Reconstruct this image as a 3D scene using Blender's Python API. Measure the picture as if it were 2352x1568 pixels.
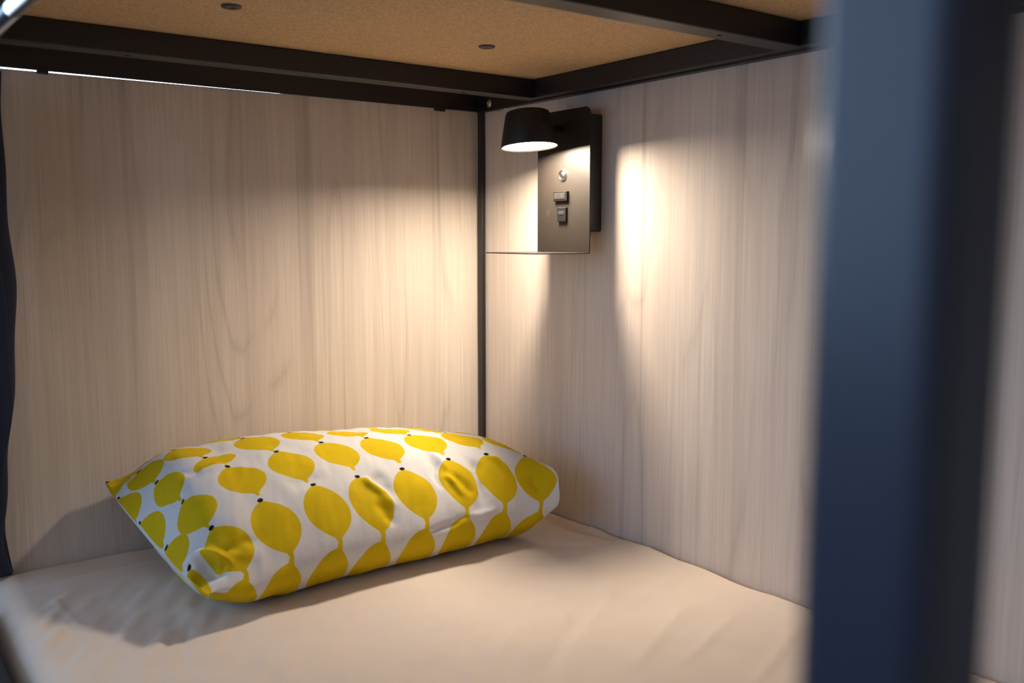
import bpy, bmesh, math, random
import numpy as np
from mathutils import Vector, Matrix

for _o in list(bpy.data.objects):
    bpy.data.objects.remove(_o, do_unlink=True)
scene = bpy.context.scene
COL = scene.collection

# ------------------------------------------------------------------ camera, world, lights, exposure
# Origin: the corner of the bunk where the two panels meet, on the mattress top.
# The left panel lies in y = 0 (x < 0), the right panel in x = 0 (y < 0).
cam_d = bpy.data.cameras.new('camera')
cam_d.sensor_width = 36.0
cam_d.lens = 32.3946
cam_d.clip_start = 0.01
cam = bpy.data.objects.new('camera', cam_d)
COL.objects.link(cam)
VP1, VP2, CX, CY = (4056.0, 540.0), (-400.0, 540.0), 1176.0, 784.0
FPX = math.sqrt(-((VP1[0]-CX)*(VP2[0]-CX) + (VP1[1]-CY)*(VP2[1]-CY)))
_X = Vector((VP1[0]-CX, CY-VP1[1], -FPX)).normalized()
_Y = Vector((VP2[0]-CX, CY-VP2[1], -FPX)).normalized()
_Z = _X.cross(_Y)
CAMPOS = Vector((-1.076, -1.566, 0.521))
cam.matrix_world = Matrix.Translation(CAMPOS) @ Matrix((_X, _Y, _Z)).to_4x4()
cam_d.dof.use_dof = True
cam_d.dof.focus_distance = 1.62
cam_d.dof.aperture_fstop = 5.2
scene.camera = cam

world = bpy.data.worlds.new('room_air')
world.use_nodes = True
world.node_tree.nodes['Background'].inputs[0].default_value = (1.0, 0.93, 0.90, 1)
world.node_tree.nodes['Background'].inputs[1].default_value = 0.15
scene.world = world

def area(name, loc, target, sx, sy, power, col):
    d = bpy.data.lights.new(name, 'AREA')
    d.shape = 'RECTANGLE'
    d.size, d.size_y = sx, sy
    d.energy = power
    d.color = col
    o = bpy.data.objects.new(name, d)
    COL.objects.link(o)
    o.location = loc
    o.rotation_euler = (Vector(target)-Vector(loc)).to_track_quat('-Z', 'Y').to_euler()
    return o

# cool ceiling lights over the aisle beside the bunks
area('aisle_ceiling_light', (-1.27, -1.6, 1.75), (-1.27, -1.6, 0), 0.20, 0.5, 3.0, (0.80, 0.90, 1.0))

LAMP_STRENGTH = 292.0
LAMP_COLOUR = (1.0, 0.855, 0.675, 1)

vs = scene.view_settings
scene.display_settings.display_device = 'sRGB'
vs.view_transform = 'Standard'
vs.look = 'None'
vs.exposure = 0.0
vs.gamma = 1.0
vs.use_curve_mapping = False

# ------------------------------------------------------------------ helpers
def link(name, bm_or_me, mat, parent=None, smooth=False):
    if isinstance(bm_or_me, bmesh.types.BMesh):
        me = bpy.data.meshes.new(name)
        bmesh.ops.recalc_face_normals(bm_or_me, faces=bm_or_me.faces[:])
        bm_or_me.to_mesh(me)
        bm_or_me.free()
    else:
        me = bm_or_me
    o = bpy.data.objects.new(name, me)
    COL.objects.link(o)
    if mat:
        me.materials.append(mat)
    if smooth:
        me.polygons.foreach_set('use_smooth', [True]*len(me.polygons))
    if parent:
        o.parent = parent
        o.matrix_parent_inverse = Matrix.Translation(-parent.location) if parent.parent is None else parent.parent.matrix_parent_inverse.copy()
    return o

def tag(o, label=None, cat=None, group=None, kind=None):
    if label: o['label'] = label
    if cat: o['category'] = cat
    if group: o['group'] = group
    if kind: o['kind'] = kind
    return o

def empty(name, loc, label, cat, group=None):
    o = bpy.data.objects.new(name, None)
    COL.objects.link(o)
    o.location = loc
    o.empty_display_size = 0.05
    return tag(o, label, cat, group)

def box(bm, x0, x1, y0, y1, z0, z1, bevel=0.0, seg=2):
    g = bmesh.ops.create_cube(bm, size=1.0)
    vs_ = g['verts']
    for v in vs_:
        v.co = Vector(((x0+x1)/2 + v.co.x*(x1-x0), (y0+y1)/2 + v.co.y*(y1-y0), (z0+z1)/2 + v.co.z*(z1-z0)))
    if bevel:
        es = list({e for v in vs_ for e in v.link_edges})
        bmesh.ops.bevel(bm, geom=es, offset=bevel, segments=seg, affect='EDGES', profile=0.5)
    return bm

def boxm(*a, **k):
    return box(bmesh.new(), *a, **k)

def tube(bm, a, b, r, n=20, r2=None):
    a, b = Vector(a), Vector(b)
    d = b-a
    M = Matrix.Translation((a+b)/2) @ d.to_track_quat('Z', 'Y').to_matrix().to_4x4()
    bmesh.ops.create_cone(bm, cap_ends=True, segments=n, radius1=r, radius2=r if r2 is None else r2, depth=d.length, matrix=M)
    return bm

def lathe(bm, prof, M=Matrix(), n=64):
    rings = []
    for r, z in prof:
        if r < 1e-6:
            rings.append([bm.verts.new(M @ Vector((0, 0, z)))])
        else:
            rings.append([bm.verts.new(M @ Vector((r*math.cos(2*math.pi*i/n), r*math.sin(2*math.pi*i/n), z))) for i in range(n)])
    for A, B in zip(rings, rings[1:]):
        for i in range(n):
            j = (i+1) % n
            if len(A) == 1 and len(B) == 1: continue
            if len(A) == 1: bm.faces.new((A[0], B[i], B[j]))
            elif len(B) == 1: bm.faces.new((A[i], A[j], B[0]))
            else: bm.faces.new((A[i], A[j], B[j], B[i]))
    return bm

# ------------------------------------------------------------------ materials
class NT:
    def __init__(self, name):
        self.m = bpy.data.materials.new(name)
        self.m.use_nodes = True
        self.t = self.m.node_tree
        self.b = self.t.nodes['Principled BSDF']
    def n(self, kind, **kw):
        nd = self.t.nodes.new(kind)
        for k, v in kw.items(): setattr(nd, k, v)
        return nd
    def l(self, a, b): self.t.links.new(a, b)
    def val(self, sock, v):
        if hasattr(v, 'is_linked') or isinstance(v, bpy.types.NodeSocket): self.l(v, sock)
        else: sock.default_value = v
    def math(self, op, a, b=0.0, c=None, clamp=False):
        nd = self.n('ShaderNodeMath', operation=op, use_clamp=clamp)
        self.val(nd.inputs[0], a); self.val(nd.inputs[1], b)
        if c is not None: self.val(nd.inputs[2], c)
        return nd.outputs[0]
    def mapping(self, vec, scale=(1, 1, 1), loc=(0, 0, 0)):
        nd = self.n('ShaderNodeMapping')
        self.l(vec, nd.inputs[0]); nd.inputs['Scale'].default_value = scale; nd.inputs['Location'].default_value = loc
        return nd.outputs[0]
    def noise(self, vec, scale=1.0, detail=2.0, rough=0.5, dist=0.0):
        nd = self.n('ShaderNodeTexNoise')
        self.l(vec, nd.inputs['Vector'])
        nd.inputs['Scale'].default_value = scale; nd.inputs['Detail'].default_value = detail
        nd.inputs['Roughness'].default_value = rough; nd.inputs['Distortion'].default_value = dist
        return nd.outputs[0]
    def ramp(self, fac, stops, interp='LINEAR'):
        nd = self.n('ShaderNodeValToRGB')
        nd.color_ramp.interpolation = interp
        e = nd.color_ramp.elements
        while len(e) < len(stops): e.new(0.5)
        for el, (p, c) in zip(e, stops):
            el.position = p
            el.color = c if len(c) == 4 else (*c, 1)
        self.l(fac, nd.inputs[0])
        return nd.outputs[0]
    def mix(self, fac, a, b, blend='MIX'):
        nd = self.n('ShaderNodeMix', data_type='RGBA', blend_type=blend)
        self.val(nd.inputs['Factor'], fac)
        self.val(nd.inputs[6], a if not isinstance(a, tuple) else (*a, 1)[:4])
        self.val(nd.inputs[7], b if not isinstance(b, tuple) else (*b, 1)[:4])
        return nd.outputs[2]
    def bump(self, h, strength, dist):
        nd = self.n('ShaderNodeBump')
        self.l(h, nd.inputs['Height']); nd.inputs['Strength'].default_value = strength; nd.inputs['Distance'].default_value = dist
        self.l(nd.outputs[0], self.b.inputs['Normal'])

def simple(name, col, rough=0.5, metal=0.0, spec=0.5, var=0.12, nscale=60.0):
    m = NT(name)
    co = m.n('ShaderNodeTexCoord').outputs['Object']
    nz = m.noise(co, nscale, 3.0)
    f = m.math('MULTIPLY_ADD', nz, 2*var, 1-var)
    c = m.mix(1.0, (*col, 1), f, 'MULTIPLY')
    m.l(c, m.b.inputs['Base Color'])
    m.b.inputs['Roughness'].default_value = rough
    m.b.inputs['Metallic'].default_value = metal
    m.b.inputs['Specular IOR Level'].default_value = spec
    return m.m

def wood_laminate(name, axis, seed):
    """pale vertical-grained laminate; axis = the horizontal axis of the panel"""
    m = NT(name)
    co = m.n('ShaderNodeTexCoord').outputs['Object']
    sep = m.n('ShaderNodeSeparateXYZ'); m.l(co, sep.inputs[0])
    h = m.math('ADD', sep.outputs[axis], seed)
    cb = m.n('ShaderNodeCombineXYZ'); m.l(h, cb.inputs[0]); m.l(sep.outputs[2], cb.inputs[1])
    cb.inputs[2].default_value = seed*3.1
    v = cb.outputs[0]
    fine = m.noise(m.mapping(v, (330, 5, 1)), 1.0, 3.0, 0.6)
    mid = m.noise(m.mapping(v, (70, 1.2, 1), (3, 1, 0)), 1.0, 2.0, 0.5)
    broad = m.noise(m.mapping(v, (9, 0.5, 1), (7, 2, 0)), 1.0, 2.0, 0.5)
    # cathedral growth lines: contour lines of a tall stretched noise field
    field = m.noise(m.mapping(v, (6.5, 0.75, 1), (1.7, 4.3, 0)), 1.0, 1.2, 0.4, 0.12)
    wob = m.math('MULTIPLY_ADD', mid, 0.035, field)
    rings = m.math('PINGPONG', m.math('MULTIPLY', wob, 26.0), 1.0)
    line = m.math('POWER', rings, 5.0)
    patch = m.noise(m.mapping(v, (12, 1.6, 1), (2, 9, 0)), 1.0, 2.0, 0.5)
    linem = m.math('MULTIPLY', line, m.ramp(patch, [(0.45, (0, 0, 0)), (0.62, (1, 1, 1))]))
    streak = m.ramp(m.noise(m.mapping(v, (42, 0.8, 1), (5, 3, 0)), 1.0, 2.0, 0.6), [(0.60, (0, 0, 0)), (0.80, (1, 1, 1))])
    base = m.mix(m.ramp(broad, [(0.3, (0, 0, 0)), (0.7, (1, 1, 1))]), (0.62, 0.525, 0.45), (0.705, 0.615, 0.53))
    d1 = m.math('MULTIPLY_ADD', fine, 0.36, 0.82)
    d2 = m.math('MULTIPLY_ADD', mid, 0.20, 0.90)
    k = m.math('MULTIPLY', d1, d2)
    k = m.math('MULTIPLY', k, m.math('MULTIPLY_ADD', linem, -0.18, 1.0))
    k = m.math('MULTIPLY', k, m.math('MULTIPLY_ADD', streak, -0.27, 1.0))
    c = m.mix(1.0, base, k, 'MULTIPLY')
    m.l(c, m.b.inputs['Base Color'])
    m.b.inputs['Roughness'].default_value = 0.60
    m.b.inputs['Specular IOR Level'].default_value = 0.20
    m.bump(fine, 0.12, 0.001)
    return m.m

M_WALL_L = wood_laminate('laminate_left', 0, 2.37)
M_WALL_R = wood_laminate('laminate_right', 1, 8.11)
M_BLACK = simple('black_powder_coat', (0.0040, 0.0040, 0.0055), 0.46, 0.0, 0.75)
M_POST = simple('navy_black_gloss_paint', (0.020, 0.027, 0.050), 0.30, 0.0, 0.55, 0.05)
M_BLACKMATTE = simple('matt_black_lamp', (0.012, 0.0105, 0.010), 0.52, 0.0, 0.35)
M_PLATE = simple('charcoal_plate', (0.018, 0.0140, 0.0112), 0.46, 0.0, 0.32, 0.12, 35.0)
M_LOWRAIL = simple('dull_black_metal', (0.006, 0.006, 0.009), 0.6, 0.0, 0.15)
M_CHROME = simple('polished_steel', (0.80, 0.79, 0.76), 0.16, 1.0)
M_ALU = simple('brushed_aluminium', (0.42, 0.44, 0.48), 0.24, 1.0)
M_BOLT = simple('zinc_bolt', (0.62, 0.55, 0.40), 0.28, 1.0)
M_DARKPLASTIC = simple('dark_plastic', (0.005, 0.0045, 0.004), 0.5, 0.0, 0.25)
M_HOLE = simple('socket_black', (0.004, 0.004, 0.004), 0.7)
M_ROOMWALL = simple('room_paint', (0.62, 0.66, 0.72), 0.8, 0, 0.2, 0.03, 5.0)
M_FLOOR = simple('dark_vinyl_floor', (0.05, 0.05, 0.06), 0.45, 0, 0.4)
M_CAP = simple('brown_cap', (0.055, 0.042, 0.036), 0.5)
M_MARK = simple('faint_grey_print', (0.035, 0.031, 0.027), 0.5)

def particle_board():
    m = NT('particle_board')
    co = m.n('ShaderNodeTexCoord').outputs['Object']
    a = m.noise(co, 240.0, 3.0, 0.65)
    b = m.noise(co, 70.0, 3.0, 0.6)
    d = m.noise(co, 6.0, 2.0)
    c1 = m.ramp(a, [(0.3, (0.44, 0.275, 0.145)), (0.52, (0.62, 0.42, 0.235)), (0.72, (0.76, 0.55, 0.34))])
    k = m.math('MULTIPLY', m.math('MULTIPLY_ADD', b, 0.4, 0.8), m.math('MULTIPLY_ADD', d, 0.14, 0.93))
    m.l(m.mix(1.0, c1, k, 'MULTIPLY'), m.b.inputs['Base Color'])
    m.b.inputs['Roughness'].default_value = 0.75
    m.b.inputs['Specular IOR Level'].default_value = 0.2
    m.bump(a, 0.3, 0.001)
    return m.m
M_BOARD = particle_board()

def cloth(name, col, scale=900.0, rough=0.9, bump=0.15, sheen=0.0):
    m = NT(name)
    co = m.n('ShaderNodeTexCoord').outputs['Object']
    w = m.noise(co, scale, 2.0)
    b = m.noise(co, 25.0, 3.0)
    k = m.math('MULTIPLY', m.math('MULTIPLY_ADD', w, 0.10, 0.95), m.math('MULTIPLY_ADD', b, 0.08, 0.96))
    m.l(m.mix(1.0, (*col, 1), k, 'MULTIPLY'), m.b.inputs['Base Color'])
    m.b.inputs['Roughness'].default_value = rough
    m.b.inputs['Specular IOR Level'].default_value = 0.15
    m.b.inputs['Sheen Weight'].default_value = sheen
    m.bump(w, bump, 0.0008)
    return m.m
M_SHEET = cloth('cream_cotton_sheet', (0.70, 0.595, 0.51))
M_CURTAIN = cloth('navy_curtain_cloth', (0.016, 0.020, 0.042), 600.0, 0.85, 0.2, 0.15)

def lemon_cloth():
    m = NT('lemon_print_cotton')
    co = m.n('ShaderNodeTexCoord').outputs['Object']
    w = m.noise(co, 700.0, 2.0)
    blot = m.noise(co, 45.0, 3.0)
    la = m.n('ShaderNodeAttribute', attribute_name='lemon').outputs['Fac']
    st = m.n('ShaderNodeAttribute', attribute_name='stem').outputs['Fac']
    def cut(s):
        mr = m.n('ShaderNodeMapRange'); mr.interpolation_type = 'SMOOTHSTEP'
        m.l(s, mr.inputs[0]); mr.inputs[1].default_value = -0.0007; mr.inputs[2].default_value = 0.0007
        mr.inputs[3].default_value = 1.0; mr.inputs[4].default_value = 0.0
        return mr.outputs[0]
    white = m.mix(w, (0.61, 0.592, 0.592), (0.68, 0.665, 0.665))
    yel = m.mix(blot, (0.555, 0.380, 0.003), (0.645, 0.458, 0.005))
    c = m.mix(cut(la), white, yel)
    c = m.mix(cut(st), c, (0.012, 0.010, 0.010))
    m.l(c, m.b.inputs['Base Color'])
    m.b.inputs['Roughness'].default_value = 0.85
    m.b.inputs['Specular IOR Level'].default_value = 0.15
    fine = m.noise(co, 120.0, 4.0, 0.6)
    m.bump(m.math('MULTIPLY_ADD', fine, 3.0, w), 0.12, 0.0012)
    return m.m
M_LEMON = lemon_cloth()

def glow(name, col, strength):
    m = NT(name)
    m.b.inputs['Base Color'].default_value = (0.9, 0.9, 0.9, 1)
    m.b.inputs['Emission Color'].default_value = col
    m.b.inputs['Emission Strength'].default_value = strength
    return m.m
M_DIFF = glow('lit_lamp_diffuser', LAMP_COLOUR, LAMP_STRENGTH)
M_PANE_FAR = glow('bright_window_far', (0.62, 0.80, 1.0, 1), 8.0)
M_PANE_FILL = glow('aisle_fill_glow', (0.43, 0.66, 1.05, 1), 1.8)  # glow for the added aisle window, a cool fill source

# ------------------------------------------------------------------ setting
def panel(name, pts_front, nrm, thick, mat):
    bm = bmesh.new()
    f = [bm.verts.new(p) for p in pts_front]
    b = [bm.verts.new(Vector(p)+Vector(nrm)*thick) for p in pts_front]
    n = len(f)
    bm.faces.new(f); bm.faces.new(b[::-1])
    for i in range(n):
        bm.faces.new((f[i], f[(i+1) % n], b[(i+1) % n], b[i]))
    return tag(link(name, bm, mat), kind='structure')

FLOOR_Z = -0.52
panel('wall_left', [(-0.985, 0, FLOOR_Z), (-0.0005, 0, FLOOR_Z), (-0.0005, 0, 0.7668), (-0.50, 0, 0.7664), (-0.985, 0, 0.7639)], (0, 1, 0), 0.018, M_WALL_L)
panel('wall_right', [(0, -0.0005, FLOOR_Z), (0, -2.1, FLOOR_Z), (0, -2.1, 0.82), (0, -0.16, 0.79), (0, -0.12, 0.7650), (0, -0.062, 0.7610), (0, -0.058, 0.77), (0, -0.0005, 0.77)], (1, 0, 0), 0.018, M_WALL_R)
tag(link('floor', boxm(-2.9, 1.2, -2.6, 2.5, FLOOR_Z-0.05, FLOOR_Z), M_FLOOR), kind='structure')

def wall_with_window(wname, gname, axis, at, lo, hi, z0, z1, wlo, whi, wz0, wz1, pane):
    def bx(bm, a0, a1, c0, c1, d0, d1):
        if axis == 1: box(bm, a0, a1, at+d0, at+d1, c0, c1)
        else: box(bm, at-d1, at-d0, a0, a1, c0, c1)
    bm = bmesh.new()
    bx(bm, lo, wlo, z0, z1, 0, 0.1); bx(bm, whi, hi, z0, z1, 0, 0.1)
    bx(bm, wlo, whi, z0, wz0, 0, 0.1); bx(bm, wlo, whi, wz1, z1, 0, 0.1)
    tag(link(wname, bm, M_ROOMWALL), kind='structure')
    w = bpy.data.objects.new(gname, None); COL.objects.link(w)
    w.location = ((wlo+whi)/2, at, wz0) if axis == 1 else (at, (wlo+whi)/2, wz0)
    tag(w, kind='structure')
    bm = bmesh.new(); bx(bm, wlo, whi, wz0, wz1, 0.055, 0.065)
    link('window_pane', bm, pane, w)
    bm = bmesh.new()
    t = 0.04
    bx(bm, wlo, wlo+t, wz0, wz1, 0.02, 0.08); bx(bm, whi-t, whi, wz0, wz1, 0.02, 0.08)
    bx(bm, wlo+t, whi-t, wz0, wz0+t, 0.02, 0.08); bx(bm, wlo+t, whi-t, wz1-t, wz1, 0.02, 0.08)
    bx(bm, (wlo+whi)/2-t/2, (wlo+whi)/2+t/2, wz0+t, wz1-t, 0.02, 0.08)
    link('window_frame', bm, M_BLACK, w)
wall_with_window('wall_far', 'window_1', 1, 2.3, -2.8, 1.2, FLOOR_Z, 2.0, -2.4, 0.60, 0.45, 1.7, M_PANE_FAR)
wall_with_window('wall_aisle', 'added_fill_window', 0, -2.7, -2.5, 2.3, FLOOR_Z, 2.0, -2.2, 1.1, 0.25, 1.6, M_PANE_FILL)  # unseen window added for cool fill in the bunk and blue reflection on the post

# ------------------------------------------------------------------ bunk bed frame
bed = empty('bunk_bed_frame', (-0.46, -1.0, FLOOR_Z), 'black metal bunk bed frame with the upper bunk rails over the mattress', 'bunk bed')
RB, RT = 0.767, 0.800      # underside / top of the inner rail frame
# outer rails: angle sections lying on the panels
bm = bmesh.new(); box(bm, -0.985, -0.002, -0.007, -0.0006, 0.7665, 0.800)
r_head = link('head_rail', bm, M_BLACK, bed)
bm = bmesh.new(); box(bm, -0.011, -0.0006, -2.1, -0.0072, 0.7640, 0.7995, 0.0008, 1)
r_wall = link('wall_rail', bm, M_BLACK, bed)
# inner frame that carries the board
bm = bmesh.new(); box(bm, -0.930, -0.030, -0.218, -0.183, RB, RT, 0.0016)
r_in = link('head_cross_rail', bm, M_BLACK, bed)
bm = bmesh.new(); box(bm, -0.030, -0.0135, -2.1, -0.183, RB, RT, 0.0014)
link('inner_side_rail', bm, M_BLACK, bed)
bm = bmesh.new(); box(bm, -0.925, -0.882, -2.1, -0.222, RB, RT, 0.0016)
box(bm, -0.932, -0.918, -2.1, -0.0075, 0.765, 0.875, 0.0016)
link('open_side_rail', bm, M_BLACK, bed)
bm = bmesh.new(); box(bm, -0.882, -0.030, -0.788, -0.753, RB, RT, 0.0016)
r_cross = link('cross_bar', bm, M_BLACK, bed)
# little screws in the undersides
def screw(parent, x, y):
    bm = tube(bmesh.new(), (x, y, RB+0.002), (x, y, RB-0.0008), 0.0028, 12)
    link('screw', bm, M_HOLE, parent)
screw(r_in, -0.17, -0.2005); screw(r_in, -0.725, -0.2005); screw(r_cross, -0.169, -0.772); screw(r_cross, -0.62, -0.772)
# clips hanging under the head rail
for x0, x1 in ((-0.806, -0.790), (-0.108, -0.085)):
    bm = bmesh.new(); box(bm, x0, x1, -0.0085, -0.0007, 0.7615, 0.7700, 0.0012)
    link('clip', bm, M_BLACK, r_head)
# bolt near the corner on the wall rail
bm = bmesh.new()
Mb = Matrix.Translation((-0.011, -0.051, 0.7775)) @ Matrix.Rotation(-math.pi/2, 4, 'Y')
lathe(bm, [(0.0075, -0.001), (0.0075, 0.001), (0.0062, 0.0016), (0.0055, 0.0006), (0.0048, 0.0006), (0.0045, 0.0030), (0.0030, 0.0036), (0.0024, 0.0024), (0, 0.0020)], Mb, 24)
link('bolt', bm, M_BOLT, r_wall, True)
# thin upright in the corner
bm = bmesh.new(); box(bm, -0.0095, -0.0012, -0.0225, -0.0080, FLOOR_Z, 0.7995, 0.0010)
link('corner_post', bm, M_BLACK, bed)
# upright on the open side near the viewer
bm = bmesh.new(); box(bm, -0.9400, -0.9150, -1.4920, -1.4665, FLOOR_Z, 1.60, 0.0055, 5)
tag(link('post', bm, M_POST, bed), 'near upright painted navy black')
# lower side rail that holds the mattress
bm = bmesh.new(); box(bm, -0.958, -0.934, -2.1, -0.125, -0.20, 0.004, 0.004)
link('lower_side_rail', bm, M_LOWRAIL, bed)
bm = bmesh.new(); box(bm, -0.9335, -0.004, -2.1, -0.005, -0.20, -0.165)
link('lower_deck', bm, M_BLACK, bed)
for x, y in ((-0.956, -0.05), (-0.956, -2.06), (-0.03, -2.06)):
    bm = bmesh.new(); box(bm, x-0.012, x+0.012, y-0.02, y+0.02, FLOOR_Z, -0.20)
    link('foot', bm, M_BLACK, bed)

# ------------------------------------------------------------------ board under the upper bunk
board = empty('bunk_board', (-0.46, -1.0, RT), 'tan particle board forming the underside of the upper bunk', 'board')
link('board_panel', boxm(-0.917, -0.001, -2.1, -0.001, RT+0.0004, RT+0.018), M_BOARD, board)
for x, y in ((-0.657, -0.421), (-0.266, -0.408), (-0.657, -1.05), (-0.266, -1.05)):
    bm = bmesh.new()
    lathe(bm, [(0, -0.0018), (0.0035, -0.0018), (0.0040, -0.0026), (0.0110, -0.0022), (0.0122, -0.0012), (0.0125, 0.001)], Matrix.Translation((x, y, RT)), 28)
    link('screw_cap', bm, M_CAP, board, True)

# ------------------------------------------------------------------ curtain rail and curtain
crail = empty('curtain_rail', (-0.95, -0.7, 0.69), 'shiny metal curtain rail along the open side of the bunk', 'curtain rail')
bm = tube(bmesh.new(), (-0.975, -0.04, 0.6935), (-0.950, -0.76, 0.6915), 0.0066, 32)
tube(bm, (-0.950, -0.76, 0.6915), (-0.922, -1.40, 0.6915), 0.0066, 32)
link('rod', bm, M_ALU, crail, True)
for x, y in ((-0.970, -0.17), (-0.924, -1.34)):
    bm = boxm(x-0.004, x+0.004 if y < -1 else x+0.042, y-0.008, y+0.008, 0.765, 0.769)
    box(bm, x-0.004, x+0.001, y-0.008, y+0.008, 0.698, 0.769)
    link('bracket', bm, M_BLACK, crail)

def interp(xs, ys, x):
    return float(np.interp(x, xs, ys))
def make_curtain():
    NZ, NS = 90, 220
    zs = [0.706, 0.596, 0.45, 0.29, 0.20, 0.068, 0.045, 0.019, 0.0]
    xr = [-0.859, -0.858, -0.858, -0.864, -0.872, -0.882, -0.879, -0.873, -0.868]
    bm = bmesh.new()
    rows = []
    for i in range(NZ+1):
        z = 0.745 + (0.006-0.745)*i/NZ
        k = interp(zs[::-1], xr[::-1], z)
        row = []
        for j in range(NS):
            a = j/(NS-1)
            q = min(1.0, max(0.0, (0.25-z)/0.25))
            y = -0.016+0.004*q - (0.11-0.1*q)*a
            amp = 0.022 + 0.006*math.sin(3*z)
            ph = 2*math.pi*4.0*a + 0.5*math.sin(5*z+1.0)*a
            x = k - 0.026 - 0.016*a**2 - 0.006*(1-a) + amp*math.sin(ph + 0.9) * (0.75+0.25*math.sin(7*a+2))
            x += 0.0025*math.sin(17*z + 9*a) + 0.0015*math.sin(41*z-22*a)
            y += 0.004*(1-0.6*q)*math.sin(2*ph + 0.4)
            row.append(bm.verts.new((x, y, z)))
        rows.append(row)
    for A, B in zip(rows, rows[1:]):
        for j in range(NS-1):
            bm.faces.new((A[j], A[j+1], B[j+1], B[j]))
    o = link('curtain', bm, M_CURTAIN, None, True)
    s = o.modifiers.new('thick', 'SOLIDIFY'); s.thickness = 0.002; s.offset = 0
    return tag(o, 'dark navy curtain gathered at the far left by the pale panel', 'curtain')
make_curtain()

# ------------------------------------------------------------------ smooth noise for cloth
def vnoise(x, y, seed=0):
    xi = np.floor(x).astype(int); yi = np.floor(y).astype(int)
    fx = x-xi; fy = y-yi
    fx = fx*fx*fx*(fx*(fx*6-15)+10); fy = fy*fy*fy*(fy*(fy*6-15)+10)
    def h(a, b):
        n = (a*374761393 + b*668265263 + seed*1442695041) & 0x7fffffff
        n = ((n ^ (n >> 13))*1274126177) & 0x7fffffff
        return ((n ^ (n >> 16)) & 0xffff)/32767.5-1
    return (h(xi, yi)*(1-fx)+h(xi+1, yi)*fx)*(1-fy)+(h(xi, yi+1)*(1-fx)+h(xi+1, yi+1)*fx)*fy

def crease(X, Y, a, b, w, amp, soft=0.25):
    """ridge (or valley) along segment a-b"""
    a = np.array(a, float); b = np.array(b, float)
    d = b-a; L = np.hypot(*d); d /= L
    px, py = X-a[0], Y-a[1]
    t = (px*d[0]+py*d[1])/L
    q = -px*d[1]+py*d[0]
    win = np.clip(np.minimum(t, 1-t)/soft, 0, 1); win = win*win*(3-2*win)
    return amp*win*np.exp(-(q/w)**2)

def grid_mesh(name, P, closed_v=False, caps=False):
    nu, nv = P.shape[:2]
    idx = np.arange(nu*nv).reshape(nu, nv)
    if closed_v:
        nx = np.roll(idx, -1, axis=1)
        f = np.stack([idx[:-1], nx[:-1], nx[1:], idx[1:]], -1).reshape(-1, 4)
    else:
        f = np.stack([idx[:-1, :-1], idx[:-1, 1:], idx[1:, 1:], idx[1:, :-1]], -1).reshape(-1, 4)
    if caps:        # sew the two layers together at both ends
        h = nv//2
        extra = []
        for ring in (idx[0], idx[-1]):
            for k in range(0, h):
                q = [ring[k], ring[(k+1)], ring[(nv-k-1) % nv], ring[(nv-k) % nv]]
                q = list(dict.fromkeys(int(x) for x in q))
                if len(q) >= 3: extra.append(q)
        f = f.tolist()+extra
    else:
        f = f.tolist()
    me = bpy.data.meshes.new(name)
    me.from_pydata(P.reshape(-1, 3).tolist(), [], f)
    me.update()
    return me

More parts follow.
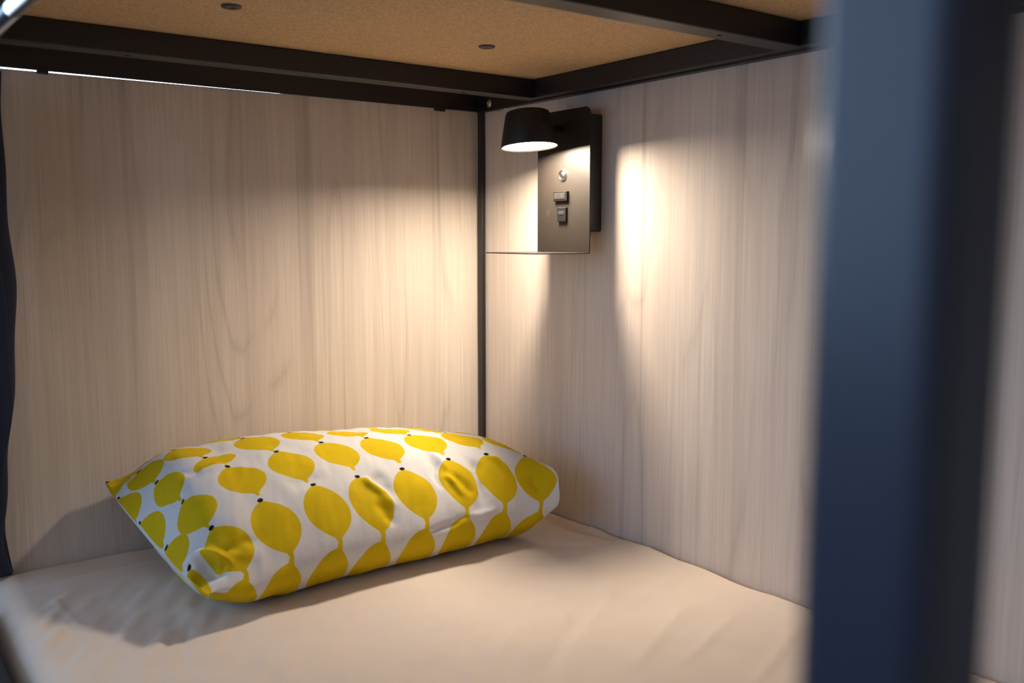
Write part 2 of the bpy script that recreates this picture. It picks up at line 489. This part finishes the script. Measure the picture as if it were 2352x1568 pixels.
# ------------------------------------------------------------------ mattress in its fitted sheet
def make_mattress():
    root = empty('mattress', (-0.46, -0.74, -0.165), 'cream fitted sheet over a mattress filling the lower bunk', 'mattress')
    # profile across x: left side, rounded edge, top, rounded edge, right side
    X0, X1, Y0, Y1, ZB = -0.918, -0.004, -1.46, -0.004, -0.163
    R = 0.040
    def prof(lo, hi, n, r):
        """(coordinate, drop, side) samples over an edge-rounded span"""
        out = [(lo, -ZB*1.0), (lo, 0.11), (lo, 0.08), (lo, r+0.015)]
        for k in range(0, 9):
            a = math.pi/2*k/8
            out.append((lo+r-r*math.cos(a), r-r*math.sin(a)))
        for k in range(1, n):
            out.append((lo+r+(hi-lo-2*r)*k/n, 0.0))
        for k in range(8, -1, -1):
            a = math.pi/2*k/8
            out.append((hi-r+r*math.cos(a), r-r*math.sin(a)))
        out += [(hi, r+0.015), (hi, 0.08), (hi, 0.11), (hi, -ZB)]
        return np.array(out)
    px = prof(X0, X1, 210, R); py = prof(Y0, Y1, 300, 0.016)
    # the wall side of the mattress is squarer
    m = px[:, 0] > X1-R
    px[m, 1] *= 0.30*(px[m, 1] < R+1e-6) + 1.0*(px[m, 1] >= R+1e-6)
    XX, YY = np.meshgrid(px[:, 0], py[:, 0], indexing='ij')
    drop = np.maximum(px[:, 1][:, None], py[:, 1][None, :])
    Z = -drop
    top = np.clip(1-drop/0.05, 0, 1)
    s, t = XX, YY
    und = 0.0035*vnoise(s*5, t*4, 1) + 0.0016*vnoise(s*14+t*6, t*9-s*3, 2)
    # diagonal drag wrinkles in the sheet
    d1 = s*0.55+t*0.85; d2 = -s*0.85+t*0.55
    fine = 0.0018*vnoise(d1*16, d2*55, 3)*np.clip(vnoise(s*4+3, t*4, 4)+0.3, 0, 1)
    fine += 0.0012*vnoise(d2*14+5, d1*60, 6)*np.clip(vnoise(s*5+9, t*5, 7)+0.2, 0, 1)
    cr = np.zeros_like(s)
    for a, b, w, amp in CREASES_SHEET:
        cr += crease(s, t, a, b, w*1.25, amp*(0.55 if b[0] > -0.6 else 0.8))
    Z += top*(und+fine+cr)
    Z += 0.0035*top
    # groove beside the wall near the pillow and a wavy edge along the wall
    edge = np.exp(-((s+0.006)/0.022)**2)
    Z += top*edge*(0.006 + 0.0015*np.sin(t*21+0.6) + 0.0012*np.sin(t*47))*np.clip((-t-0.3)/0.1, 0, 1)
    g = np.exp(-((t+0.31)/0.10)**4)
    Z += top*g*(-0.020*np.exp(-((s+0.026)/0.013)**2) + 0.008*np.exp(-((s+0.004)/0.007)**2))
    # outer left side bulges a little
    side = (s < X0+R)
    bul = 0.010*np.exp(-((t+0.42)/0.45)**2) - 0.004*np.clip((-t-1.2)/0.2, 0, 1) + 0.003*vnoise(t*9, Z*12, 11)
    XX = XX - np.clip((X0+R-s)/R, 0, 1)*bul
    P = np.stack([XX, YY, Z], -1)
    me = grid_mesh('fitted_sheet', P)
    link('fitted_sheet', me, M_SHEET, root, True)
    return root
CREASES_SHEET = [
    ((-0.90, -0.10), (-0.62, -0.07), 0.006, 0.0028),
    ((-0.852, -0.14), (-0.838, -0.30), 0.004, 0.0014),
    ((-0.90, -0.22), (-0.80, -0.13), 0.006, 0.0026),
    ((-0.90, -0.28), (-0.84, -0.19), 0.007, 0.0032),
    ((-0.915, -0.37), (-0.85, -0.25), 0.007, 0.0034),
    ((-0.905, -0.43), (-0.84, -0.32), 0.008, -0.0030),
    ((-0.86, -0.17), (-0.70, -0.12), 0.005, 0.0022),
    ((-0.84, -0.21), (-0.72, -0.19), 0.005, 0.0018),
    ((-0.78, -0.50), (-0.72, -0.36), 0.005, -0.0026),
    ((-0.60, -0.56), (-0.42, -0.40), 0.014, -0.0030),
    ((-0.56, -0.66), (-0.30, -0.46), 0.012, 0.0030),
    ((-0.50, -0.72), (-0.18, -0.50), 0.010, 0.0032),
    ((-0.44, -0.76), (-0.24, -0.62), 0.009, -0.0026),
    ((-0.38, -0.74), (-0.14, -0.58), 0.008, 0.0030),
    ((-0.36, -0.82), (-0.12, -0.70), 0.008, 0.0032),
    ((-0.30, -0.84), (-0.07, -0.76), 0.007, 0.0028),
    ((-0.26, -0.92), (-0.05, -0.84), 0.007, 0.0028),
    ((-0.33, -0.72), (-0.27, -0.60), 0.005, -0.0024),
    ((-0.45, -0.60), (-0.36, -0.50), 0.006, 0.0018),
    ((-0.20, -0.66), (-0.05, -0.62), 0.009, 0.0024),
    ((-0.22, -0.52), (-0.04, -0.47), 0.012, 0.0020),
]
make_mattress()

# ------------------------------------------------------------------ pillow
#PILLOW-BEGIN
PILLOW_SECTIONS = [
    # station, then ten loop points: back seam, upper back, ridge, shoulder, upper front, front seam, lower front, contact, underside, lower back
    (0.000, [(-0.744, -0.025, 0.130), (-0.743, -0.080, 0.120), (-0.737, -0.150, 0.105), (-0.730, -0.220, 0.091), (-0.727, -0.310, 0.079), (-0.711, -0.402, 0.056), (-0.722, -0.350, 0.066), (-0.728, -0.280, 0.076), (-0.734, -0.190, 0.090), (-0.743, -0.070, 0.116)]),
    (0.080, [(-0.692, -0.020, 0.128), (-0.692, -0.060, 0.160), (-0.692, -0.150, 0.178), (-0.692, -0.240, 0.165), (-0.682, -0.335, 0.124), (-0.672, -0.395, 0.066), (-0.677, -0.386, 0.040), (-0.692, -0.320, 0.026), (-0.692, -0.190, 0.032), (-0.692, -0.060, 0.072)]),
    (0.200, [(-0.612, -0.020, 0.115), (-0.612, -0.060, 0.170), (-0.612, -0.150, 0.194), (-0.612, -0.250, 0.183), (-0.607, -0.337, 0.140), (-0.603, -0.390, 0.069), (-0.608, -0.379, 0.031), (-0.612, -0.325, 0.008), (-0.612, -0.150, 0.006), (-0.612, -0.050, 0.040)]),
    (0.360, [(-0.520, -0.020, 0.105), (-0.520, -0.060, 0.172), (-0.520, -0.150, 0.199), (-0.520, -0.250, 0.190), (-0.520, -0.337, 0.147), (-0.520, -0.385, 0.076), (-0.520, -0.372, 0.031), (-0.520, -0.315, 0.006), (-0.520, -0.150, 0.005), (-0.520, -0.050, 0.035)]),
    (0.520, [(-0.420, -0.020, 0.100), (-0.420, -0.060, 0.166), (-0.420, -0.150, 0.191), (-0.420, -0.250, 0.186), (-0.420, -0.337, 0.146), (-0.420, -0.385, 0.077), (-0.420, -0.372, 0.031), (-0.420, -0.315, 0.006), (-0.420, -0.150, 0.005), (-0.420, -0.050, 0.033)]),
    (0.700, [(-0.305, -0.020, 0.095), (-0.305, -0.060, 0.158), (-0.305, -0.150, 0.182), (-0.305, -0.250, 0.181), (-0.305, -0.337, 0.146), (-0.305, -0.385, 0.077), (-0.305, -0.372, 0.031), (-0.305, -0.315, 0.006), (-0.305, -0.150, 0.005), (-0.305, -0.050, 0.033)]),
    (0.840, [(-0.212, -0.020, 0.092), (-0.212, -0.060, 0.138), (-0.212, -0.150, 0.167), (-0.212, -0.250, 0.173), (-0.212, -0.337, 0.147), (-0.212, -0.385, 0.079), (-0.212, -0.372, 0.033), (-0.212, -0.315, 0.007), (-0.212, -0.150, 0.006), (-0.212, -0.050, 0.035)]),
    (0.940, [(-0.153, -0.030, 0.090), (-0.153, -0.075, 0.116), (-0.153, -0.160, 0.146), (-0.153, -0.255, 0.160), (-0.153, -0.342, 0.147), (-0.153, -0.395, 0.081), (-0.153, -0.384, 0.040), (-0.153, -0.320, 0.016), (-0.153, -0.160, 0.014), (-0.153, -0.060, 0.045)]),
    (1.000, [(-0.135, -0.060, 0.090), (-0.131, -0.110, 0.098), (-0.127, -0.180, 0.108), (-0.124, -0.280, 0.124), (-0.121, -0.385, 0.134), (-0.121, -0.408, 0.100), (-0.123, -0.398, 0.066), (-0.124, -0.320, 0.070), (-0.128, -0.200, 0.084), (-0.134, -0.090, 0.086)]),
]
PNU, PNV = 300, 330
PLEN = 0.63

def _cr(P0, P1, P2, P3, t):
    return 0.5*((2*P1)+(-P0+P2)*t+(2*P0-5*P1+4*P2-P3)*t*t+(-P0+3*P1-3*P2+P3)*t*t*t)

def pillow_base():
    us = np.array([s[0] for s in PILLOW_SECTIONS])
    C = np.array([s[1] for s in PILLOW_SECTIONS])          # station, 10, 3
    n = C.shape[1]
    v = np.arange(PNV)/PNV*n
    i = v.astype(int); f = (v-i)[None, :, None]
    loop = _cr(C[:, (i-1) % n], C[:, i % n], C[:, (i+1) % n], C[:, (i+2) % n], f)   # station, PNV, 3
    # along u: cubic Hermite with finite-difference tangents
    uu = np.linspace(0, 1, PNU)
    uu = 0.5*(1-np.cos(math.pi*uu))*0.45 + uu*0.55
    T = np.gradient(loop, us, axis=0)
    k = np.clip(np.searchsorted(us, uu, side='right')-1, 0, len(us)-2)
    h = (us[k+1]-us[k])
    t = ((uu-us[k])/h)[:, None, None]; h = h[:, None, None]
    P = (2*t**3-3*t**2+1)*loop[k]+(t**3-2*t**2+t)*h*T[k]+(-2*t**3+3*t**2)*loop[k+1]+(t**3-t**2)*h*T[k+1]
    P[..., 2] = np.maximum(P[..., 2], 0.0095)
    # cloth coordinates in metres: along each row from the middle, and around each column from the front seam
    su = np.concatenate([np.zeros((1, PNV)), np.cumsum(np.linalg.norm(np.diff(P, axis=0), axis=-1), 0)], 0)
    m = PNU//2
    S = su-su[m:m+1]+0.33
    front = int(round(PNV*0.5))
    dv = np.linalg.norm(np.roll(P, -1, 1)-P, axis=-1)
    Tt = np.zeros((PNU, PNV))
    Tt[:, front+1:] = np.cumsum(dv[:, front:-1], 1)
    Tt[:, :front] = -np.cumsum(dv[:, :front][:, ::-1], 1)[:, ::-1]
    Tt += 0.455
    U = np.repeat(uu[:, None], PNV, 1)
    return P, S, Tt, U

def pillow_normals(P):
    du = np.gradient(P, axis=0)
    dv = np.roll(P, -1, 1)-np.roll(P, 1, 1)
    N = np.cross(dv, du)
    N /= np.linalg.norm(N, axis=-1, keepdims=True)+1e-12
    return N

def pillow_surface(folds):
    P, S, T, L = pillow_base()
    N = pillow_normals(P)
    c = P.mean(axis=(0, 1))
    if ((P-c)*N).sum() < 0: N = -N
    env = np.clip(np.minimum(L, 1-L)/0.07, 0, 1)
    d = 0.0016*vnoise(S*16, T*16, 21)+0.0008*vnoise(S*42+T*10, T*30, 22)
    d += 0.0010*vnoise(S*18-T*26, S*30+T*10, 23)
    d = d*env
    d += 0.0006*vnoise(S*95+T*30, T*26-S*20, 24)*env
    Sw = S+0.0050*vnoise(S*32, T*32, 25)+0.0016*vnoise(S*95, T*95, 27)
    Tw = T+0.0050*vnoise(S*32+7, T*32+3, 26)+0.0016*vnoise(S*95+5, T*95, 28)
    for a, b, w, amp in folds:
        d = d + crease(Sw, Tw, a, b, w, amp, 0.35)*(1+0.5*vnoise(S*40, T*40, 29))
    # thickness is zero at the ends, keep the two layers apart there
    P2 = P+N*d[..., None]
    P2[..., 2] = np.maximum(P2[..., 2], 0.0085)
    P2[..., 0] = np.minimum(P2[..., 0], -0.010)
    P2[..., 1] = np.minimum(P2[..., 1], -0.008)
    return P2, S, T, L
#PILLOW-END
#DATA-BEGIN
FOLDS = [
    ((0.4559, 0.3742), (0.4784, 0.4296), 0.0055, 0.0063),
    ((0.4703, 0.3731), (0.4908, 0.425), 0.006, -0.00525),
    ((0.4566, 0.3144), (0.4354, 0.4066), 0.007, -0.0072),
    ((0.4647, 0.3296), (0.4631, 0.38), 0.006, 0.00375),
    ((0.3102, 0.3482), (0.357, 0.4199), 0.007, 0.00675),
    ((0.3203, 0.3963), (0.348, 0.4435), 0.008, -0.0045),
    ((0.5192, 0.3351), (0.5098, 0.4471), 0.008, -0.00675),
    ((0.5484, 0.3525), (0.58, 0.4045), 0.006, 0.006),
    ((0.3872, 0.4642), (0.4778, 0.4551), 0.006, -0.0045),
    ((0.4693, 0.4561), (0.5379, 0.4525), 0.006, 0.0042),
    ((0.3343, 0.3489), (0.3553, 0.4028), 0.013, -0.006),
    ((0.0854, 0.267), (0.1467, 0.2653), 0.007, 0.00675),
    ((0.0669, 0.2514), (0.1059, 0.2611), 0.008, -0.00525),
    ((0.0252, 0.2576), (0.0616, 0.2756), 0.006, 0.0045),
    ((0.0318, 0.2777), (0.063, 0.2973), 0.005, -0.00375),
    ((0.0735, 0.4043), (0.1325, 0.419), 0.007, -0.0045),
    ((0.058, 0.4111), (0.1356, 0.4312), 0.008, 0.00525),
    ((0.0207, 0.3795), (0.1082, 0.4425), 0.007, 0.00975),
    ((0.0361, 0.4096), (0.0938, 0.4499), 0.009, -0.0135),
    ((0.0277, 0.3959), (0.0463, 0.4817), 0.006, 0.0045),
    ((0.001, 0.0626), (0.0274, 0.177), 0.01, 0.003),
    ((0.6079, 0.4066), (0.6093, 0.4462), 0.008, -0.0045),
    ((0.194, 0.3453), (0.2723, 0.3421), 0.012, -0.0027),
]
LEMONS = [   # stalk (s, t), tip (s, t), half widths: metres on the cloth
    (0.0795, 0.3747, 0.1094, 0.4561, 0.0328, 0.0328),
    (0.156, 0.3555, 0.1779, 0.4522, 0.0328, 0.0328),
    (0.2389, 0.3542, 0.2524, 0.4538, 0.0328, 0.0328),
    (0.3127, 0.353, 0.3224, 0.4584, 0.0328, 0.0328),
    (0.3905, 0.3533, 0.3992, 0.4532, 0.0328, 0.0328),
    (0.4784, 0.3503, 0.4743, 0.4488, 0.0328, 0.0328),
    (0.5511, 0.3553, 0.5463, 0.4562, 0.0328, 0.0328),
    (0.6243, 0.3706, 0.6117, 0.4651, 0.036, 0.036),
    (0.0557, 0.3008, 0.0763, 0.3718, 0.0328, 0.0328),
    (0.137, 0.2704, 0.157, 0.3465, 0.0328, 0.0328),
    (0.2165, 0.2626, 0.2336, 0.3464, 0.0328, 0.0328),
    (0.296, 0.2532, 0.3142, 0.3392, 0.0328, 0.0328),
    (0.3771, 0.2533, 0.3938, 0.3402, 0.0328, 0.0328),
    (0.4594, 0.2528, 0.4764, 0.3388, 0.0328, 0.0328),
    (0.5343, 0.252, 0.5513, 0.338, 0.0328, 0.0328),
    (0.0794, 0.5541, 0.1094, 0.4511, 0.0328, 0.0328),
    (0.0554, 0.6471, 0.0784, 0.5581, 0.0328, 0.0328),
    (0.0314, 0.7401, 0.0544, 0.6511, 0.0328, 0.0328),
    (0.0074, 0.8331, 0.0304, 0.7441, 0.0328, 0.0328),
    (0.1479, 0.5502, 0.1779, 0.4472, 0.0328, 0.0328),
    (0.1239, 0.6432, 0.1469, 0.5542, 0.0328, 0.0328),
    (0.0999, 0.7362, 0.1229, 0.6472, 0.0328, 0.0328),
    (0.0759, 0.8292, 0.0989, 0.7402, 0.0328, 0.0328),
    (0.2224, 0.5518, 0.2524, 0.4488, 0.0328, 0.0328),
    (0.1984, 0.6448, 0.2214, 0.5558, 0.0328, 0.0328),
    (0.1744, 0.7378, 0.1974, 0.6488, 0.0328, 0.0328),
    (0.1504, 0.8308, 0.1734, 0.7418, 0.0328, 0.0328),
    (0.2924, 0.5564, 0.3224, 0.4534, 0.0328, 0.0328),
    (0.2684, 0.6494, 0.2914, 0.5604, 0.0328, 0.0328),
    (0.2444, 0.7424, 0.2674, 0.6534, 0.0328, 0.0328),
    (0.2204, 0.8354, 0.2434, 0.7464, 0.0328, 0.0328),
    (0.3692, 0.5512, 0.3992, 0.4482, 0.0328, 0.0328),
    (0.3452, 0.6442, 0.3682, 0.5552, 0.0328, 0.0328),
    (0.3212, 0.7372, 0.3442, 0.6482, 0.0328, 0.0328),
    (0.2972, 0.8302, 0.3202, 0.7412, 0.0328, 0.0328),
    (0.4443, 0.5468, 0.4743, 0.4438, 0.0328, 0.0328),
    (0.4203, 0.6398, 0.4433, 0.5508, 0.0328, 0.0328),
    (0.3963, 0.7328, 0.4193, 0.6438, 0.0328, 0.0328),
    (0.3723, 0.8258, 0.3953, 0.7368, 0.0328, 0.0328),
    (0.5163, 0.5542, 0.5463, 0.4512, 0.0328, 0.0328),
    (0.4923, 0.6472, 0.5153, 0.5582, 0.0328, 0.0328),
    (0.4683, 0.7402, 0.4913, 0.6512, 0.0328, 0.0328),
    (0.4443, 0.8332, 0.4673, 0.7442, 0.0328, 0.0328),
    (0.5817, 0.5631, 0.6117, 0.4601, 0.0328, 0.0328),
    (0.5577, 0.6561, 0.5807, 0.5671, 0.0328, 0.0328),
    (0.5337, 0.7491, 0.5567, 0.6601, 0.0328, 0.0328),
    (0.5097, 0.8421, 0.5327, 0.7531, 0.0328, 0.0328),
    (0.603, 0.275, 0.621, 0.362, 0.0328, 0.0328),
    (0.0395, 0.2146, 0.0537, 0.2948, 0.03, 0.03),
    (0.1179, 0.2285, 0.135, 0.2664, 0.036, 0.036),
    (0.1965, 0.172, 0.2135, 0.2586, 0.0328, 0.0328),
    (0.276, 0.172, 0.293, 0.2492, 0.0328, 0.0328),
    (0.3571, 0.172, 0.3741, 0.2493, 0.0328, 0.0328),
    (0.4394, 0.172, 0.4564, 0.2488, 0.0328, 0.0328),
    (0.5143, 0.172, 0.5313, 0.248, 0.0328, 0.0328),
    (0.583, 0.172, 0.6, 0.271, 0.0328, 0.0328),
    (0.0456, 0.1199, 0.0375, 0.2086, 0.03, 0.03),
    (0.0979, 0.1405, 0.1149, 0.2245, 0.0328, 0.0328),
    (0.1765, 0.084, 0.1935, 0.168, 0.0328, 0.0328),
    (0.256, 0.084, 0.273, 0.168, 0.0328, 0.0328),
    (0.3371, 0.084, 0.3541, 0.168, 0.0328, 0.0328),
    (0.4194, 0.084, 0.4364, 0.168, 0.0328, 0.0328),
    (0.4943, 0.084, 0.5113, 0.168, 0.0328, 0.0328),
    (0.563, 0.084, 0.58, 0.168, 0.0328, 0.0328),
    (0.0256, 0.0319, 0.0426, 0.1159, 0.0328, 0.0328),
    (0.0779, 0.0525, 0.0949, 0.1365, 0.0328, 0.0328),
    (0.1565, -0.004, 0.1735, 0.08, 0.0328, 0.0328),
    (0.236, -0.004, 0.253, 0.08, 0.0328, 0.0328),
    (0.3171, -0.004, 0.3341, 0.08, 0.0328, 0.0328),
    (0.3994, -0.004, 0.4164, 0.08, 0.0328, 0.0328),
    (0.4743, -0.004, 0.4913, 0.08, 0.0328, 0.0328),
    (0.543, -0.004, 0.56, 0.08, 0.0328, 0.0328),
    (0.0155, 0.0744, -0.0019, 0.1282, 0.03, 0.03),
    (-0.0052, 0.1385, -0.0282, 0.2197, 0.03, 0.03),
    (-0.0249, 0.2283, -0.003, 0.3224, 0.03, 0.03),
    (0.0033, 0.3314, 0.0243, 0.3938, 0.03, 0.03),
    (0.035, 0.4005, 0.0492, 0.4955, 0.016, 0.014),
]
#DATA-END

def lemon_fields(S, T):
    best = np.full(S.shape, 9.0); stem = np.full(S.shape, 9.0)
    for (s0, t0, s1, t1, wl, wr) in LEMONS:
        dx, dy = s1-s0, t1-t0
        Ln = math.hypot(dx, dy); dx /= Ln; dy /= Ln
        a = ((S-s0)*dx+(T-t0)*dy)/Ln
        q = -(S-s0)*dy+(T-t0)*dx
        def shape(a, pk, pw):
            ac = np.clip(a, 0, 1)
            A = pw*pk; B = pw*(1-pk)
            return (ac**A)*((1-ac)**B)/((pk**A)*((1-pk)**B))
        nip = np.where((a > 0.55) & (a < 1.0), Ln*(0.030+0.030*np.clip((1-a)/0.16, 0, 1.5)**1.5), 0)
        w1 = np.maximum(wl*shape(a/0.91, 0.43, 1.50), nip)
        w2 = np.maximum(wr*shape(a/0.91, 0.58, 1.50), nip)
        w = np.where(q > 0, w1, w2)
        d = np.abs(q)-w
        d = np.maximum(d, np.maximum(-a, a-0.99)*Ln)
        best = np.minimum(best, d)
        # small dark stalk at the head
        e = np.hypot((a*Ln+0.0015)/0.9, q/1.25)-0.0038
        stem = np.minimum(stem, e)
    return best, stem

def make_pillow():
    P, S, T, L = pillow_surface(FOLDS)
    me = grid_mesh('pillow', P, True, True)
    la, st = lemon_fields(S, T)
    for nm, arr in (('lemon', la), ('stem', st)):
        at = me.attributes.new(nm, 'FLOAT', 'POINT')
        at.data.foreach_set('value', arr.astype(np.float32).ravel())
    o = link('pillow', me, M_LEMON, None, True)
    bm = bmesh.new(); bm.from_mesh(me)
    bmesh.ops.recalc_face_normals(bm, faces=bm.faces[:])
    bm.to_mesh(me); bm.free()
    return tag(o, 'white pillow printed with yellow lemons lying at the head of the bed', 'pillow')
make_pillow()

# ------------------------------------------------------------------ reading lamp with shelf
lamp = empty('reading_lamp', (-0.042, -0.317, 0.49), 'black wall reading lamp with lit conical shade, sockets and a thin shelf', 'lamp')
link('wall_box', boxm(-0.0395, -0.0006, -0.372, -0.262, 0.5265, 0.7245, 0.003), M_BLACK, lamp)
# plate folded into a shelf at the bottom, the two top corners rounded
def make_plate():
    y0, y1, z0, z1, r, th = -0.387, -0.246, 0.4915, 0.7345, 0.013, 0.0018
    pts = [(y0, z0), (y1, z0)]
    for k in range(9):
        a = math.pi/2*k/8; pts.append((y1-r+r*math.cos(a), z1-r+r*math.sin(a)))
    for k in range(9):
        a = math.pi/2+math.pi/2*k/8; pts.append((y0+r+r*math.cos(a), z1-r+r*math.sin(a)))
    bm = bmesh.new()
    f = [bm.verts.new((-0.042, p[0], p[1])) for p in pts]
    b = [bm.verts.new((-0.042+th, p[0], p[1])) for p in pts]
    bm.faces.new(f); bm.faces.new(b[::-1])
    n = len(pts)
    for i in range(n): bm.faces.new((f[i], f[(i+1) % n], b[(i+1) % n], b[i]))
    return link('back_plate', bm, M_PLATE, lamp)
plate = make_plate()
link('shelf', boxm(-0.156, -0.0402, -0.387, -0.246, 0.4900, 0.4916), M_PLATE, lamp)
# shade, tipped a little on its arm
TILT = math.radians(5.5)
Ml = Matrix.Translation((-0.114, -0.315, 0.668)) @ Matrix.Rotation(-TILT, 4, 'X')
bm = bmesh.new()
R0, R1, HH = 0.0485, 0.0365, 0.060
lathe(bm, [(R0-0.0030, 0.009), (R0-0.0022, 0.004), (R0-0.0016, 0.0), (R0-0.0004, 0.0), (R0, 0.0008), (R1+0.0012, HH-0.006), (R1-0.0008, HH-0.002), (R1-0.005, HH), (0, HH)], Ml, 72)
shade = link('lamp_shade', bm, M_BLACKMATTE, lamp, True)
bm = bmesh.new(); lathe(bm, [(0, 0.0062), (R0-0.0030, 0.0062), (R0-0.0034, 0.0085)], Ml, 48)
tag(link('diffuser', bm, M_DIFF, shade), 'glowing white diffuser')
bm = tube(bmesh.new(), (-0.084, -0.3115, 0.7020), (-0.0415, -0.3115, 0.7020), 0.0060, 24)
link('arm', bm, M_BLACKMATTE, lamp, True)
XF = -0.042
# push button
bm = bmesh.new()
Mb = Matrix.Translation((XF, -0.317, 0.6240)) @ Matrix.Rotation(-math.pi/2, 4, 'Y')
lathe(bm, [(0.0098, -0.0005), (0.0098, 0.0020), (0.0090, 0.0030), (0.0072, 0.0030), (0.0066, 0.0016), (0.0064, 0.0024), (0.0050, 0.0036), (0, 0.0040)], Mb, 40)
tag(link('push_button', bm, M_CHROME, lamp, True), 'round polished steel push button')
# two-pin socket
bm = bmesh.new(); box(bm, XF-0.0060, XF+0.0003, -0.3335, -0.2970, 0.5800, 0.5965, 0.0006, 1)
so = link('power_socket', bm, M_DARKPLASTIC, lamp)
bm = bmesh.new(); box(bm, XF-0.0068, XF-0.0058, -0.3300, -0.3005, 0.5830, 0.5935, 0.0004, 1)
link('socket_face', bm, M_PLATE, so)
for y in (-0.3075, -0.3225):
    bm = tube(bmesh.new(), (XF-0.0071, y, 0.5883), (XF-0.0066, y, 0.5883), 0.0033, 16)
    link('pin_hole', bm, M_HOLE, so)
# usb socket
bm = bmesh.new(); box(bm, XF-0.0048, XF+0.0003, -0.3300, -0.3065, 0.5445, 0.5690, 0.0010)
us = link('usb_socket', bm, M_DARKPLASTIC, lamp)
bm = bmesh.new(); box(bm, XF-0.0054, XF-0.0046, -0.3255, -0.3105, 0.5560, 0.5620, 0.0003, 1)
link('usb_port', bm, M_HOLE, us)
bm = bmesh.new(); box(bm, XF-0.0056, XF-0.0053, -0.3235, -0.3125, 0.5575, 0.5592)
link('usb_tongue', bm, M_PLATE, us)
# faint printed maker's mark on the plate
def mark():
    bm = bmesh.new()
    def stroke(a, b, w=0.0009):
        (ya, za), (yb, zb) = a, b
        dx, dz = yb-ya, zb-za; L = math.hypot(dx, dz); nx, nz = -dz/L*w/2, dx/L*w/2
        q = [(ya+nx, za+nz), (yb+nx, zb+nz), (yb-nx, zb-nz), (ya-nx, za-nz)]
        f = [bm.verts.new((XF-0.0003, *p)) for p in q]
        b_ = [bm.verts.new((XF+0.0002, *p)) for p in q]
        bm.faces.new(f); bm.faces.new(b_[::-1])
        for i in range(4): bm.faces.new((f[i], f[(i+1) % 4], b_[(i+1) % 4], b_[i]))
    y = -0.2690
    for a, b in [((y, 0.557), (y-0.004, 0.5575)), ((y-0.003, 0.5645), (y-0.006, 0.557)), ((y-0.006, 0.557), (y-0.008, 0.5630)),
                 ((y-0.008, 0.5630), (y-0.0105, 0.5575)), ((y-0.0105, 0.5575), (y-0.0125, 0.566)), ((y-0.0008, 0.5545), (y-0.012, 0.5555))]:
        stroke(a, b)
    link('printed_mark', bm, M_MARK, plate)
mark()
